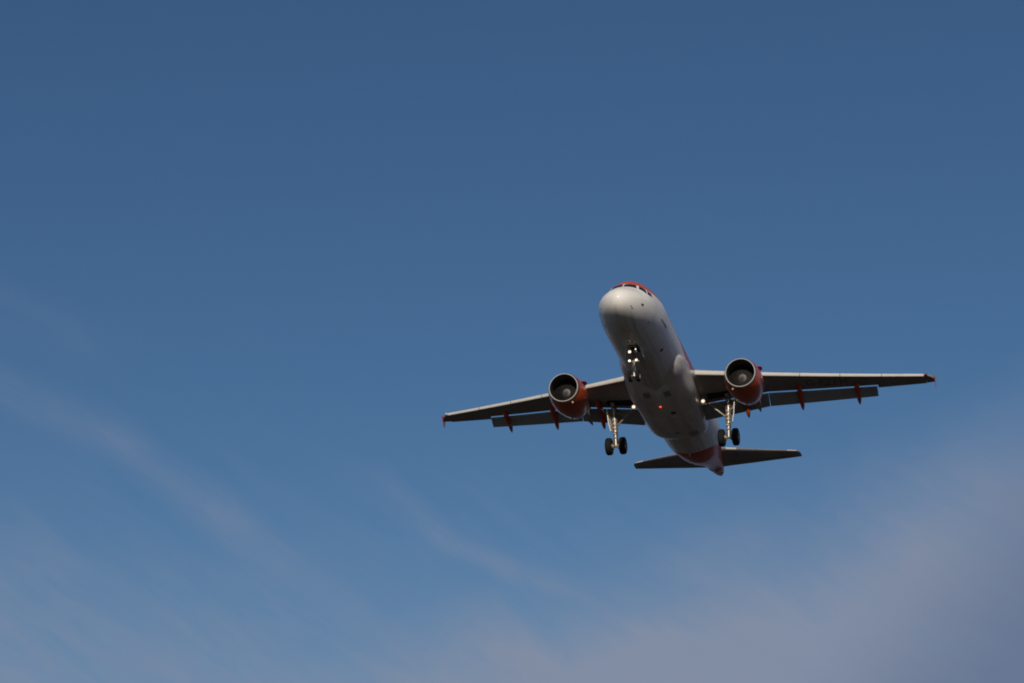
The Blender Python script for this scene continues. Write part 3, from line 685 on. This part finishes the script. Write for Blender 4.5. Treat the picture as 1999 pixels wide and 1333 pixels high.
na = Vector((5.10, 0, -3.88)); ntop = Vector((5.25, 0, -1.75)); nmid = ntop.lerp(na, .62)
ng = MB().path([ntop, ntop.lerp(na, .30), ntop.lerp(na, .33), ntop.lerp(na, .57), ntop.lerp(na, .59), nmid], [.12, .115, .135, .13, .15, .14], 18).build('nose_landing_gear', M_gear, jet, 35)
MB().path([nmid, na], [.075, .075], 16).tube(na + Vector((0, 0, .14)), na + Vector((0, 0, -.06)), .10, .10, 14).build('oleo_piston', M_chrome, ng)
MB().tube(na + Vector((0, -.34, 0)), na + Vector((0, .34, 0)), .06, .06, 14).build('axle', M_gear, ng)
tl = MB(); kk = nmid.lerp(na, .5) + Vector((-.32, 0, 0))
for dy in (-.07, .07):
    tl.tube(nmid + Vector((-.10, dy, .04)), kk + Vector((0, dy * .4, 0)), .03, .025, 8); tl.tube(na + Vector((-.06, dy, .10)), kk + Vector((0, dy * .4, 0)), .03, .025, 8)
tl.build('torque_link', M_dark, ng)
db = MB(); q0 = ntop.lerp(na, .42)
for dy in (-1, 1): db.tube(q0 + Vector((-.08, .05 * dy, 0)), Vector((4.20, .30 * dy, -1.80)), .045, .045, 10)
db.tube(Vector((4.62, -.2, -2.12)), Vector((4.62, .2, -2.12)), .035, .035, 10); db.build('drag_brace', M_gear, ng)
st2 = MB(); st2.box(ntop.lerp(na, .54) + Vector((-.06, 0, 0)), (.10, .24, .07)); st2.tube(ntop.lerp(na, .54) + Vector((0, -.30, 0)), ntop.lerp(na, .54) + Vector((0, .30, 0)), .06, .06, 12); st2.build('steering_actuator', M_gear, ng, bevel=.01)
hz = MB()
for dy, dx in ((.10, -.10), (-.09, -.11)):
    pts = [ntop.lerp(na, t) + Vector((dx - .03 * math.sin(t * 19), dy + .02 * math.sin(t * 21), 0)) for t in np.linspace(.3, .92, 10)]; hz.path(pts, [.014] * 10, 6)
hz.build('brake_hose', M_hose, ng)
for dy in (-.25, .25): wheel(ng, na + Vector((0, dy, 0)), .385, .22, 1)
# lamps on the nose leg
def lamp(c, r, m, name='landing_light'):
    c = Vector(c)
    MB().revolve([(.0, r * 1.12), (.05, r * 1.15), (.12, r * .8), (.16, 0)], c, (1, 0, 0), 18).tube(c + Vector((.08, 0, 0)), Vector((ntop.lerp(na, .4).x, 0, c.z + .03)), .02, .02, 8).build('lamp_housing', M_gear, ng)
    if m is M_lamp:
        MB().revolve([(.0, r * .70), (-.006, r * .9), (.004, r * 1.16)], c + Vector((-.012, 0, 0)), (1, 0, 0), 20, cap0=True).build('lamp_halo', M_lamp_halo, ng); r *= .80  # glowing ring added for bloom around the lamp
    MB().revolve([(-.03, .0), (-.022, r * .5), (.0, r)], c + Vector((-.016, 0, 0)), (1, 0, 0), 18, cap1=True).build(name, m, ng)
lamp((4.72, .20, -2.42), .10, M_lamp); lamp((4.72, -.20, -2.42), .10, M_rim, 'unlit_lamp')
lamp((4.66, -.19, -2.30), .05, M_lamp_glint)  # added glowing disc for the unlit lamp's glint; no lamp sits here
lamp((4.72, .215, -3.02), .072, M_lamp); lamp((4.72, -.215, -3.0), .072, M_lamp)
# nose bay: dark mouth and its two open doors
patch([(4.6, PI - .15), (5.75, PI - .15), (5.75, PI + .15), (4.6, PI + .15)], .006, 8, 4).build('nose_gear_bay', M_black, fus, 60)
for s in (-1, 1):
    y0 = s * .40; dm = MB()
    poly = [(5.0, y0, -1.98), (5.85, y0, -1.98), (5.90, y0 + s * .10, -2.30), (5.70, y0 + s * .16, -2.58), (5.15, y0 + s * .16, -2.60), (4.95, y0 + s * .10, -2.32)]
    dm.prism(poly, (0, .035, 0)); dm.build('nose_gear_door', M_white, ng, 30)
    MB().tube((4.1, s * .13, -1.97), (4.1, s * .13, -2.10), .035, .03, 10).build('door_hinge', M_chrome, ng)
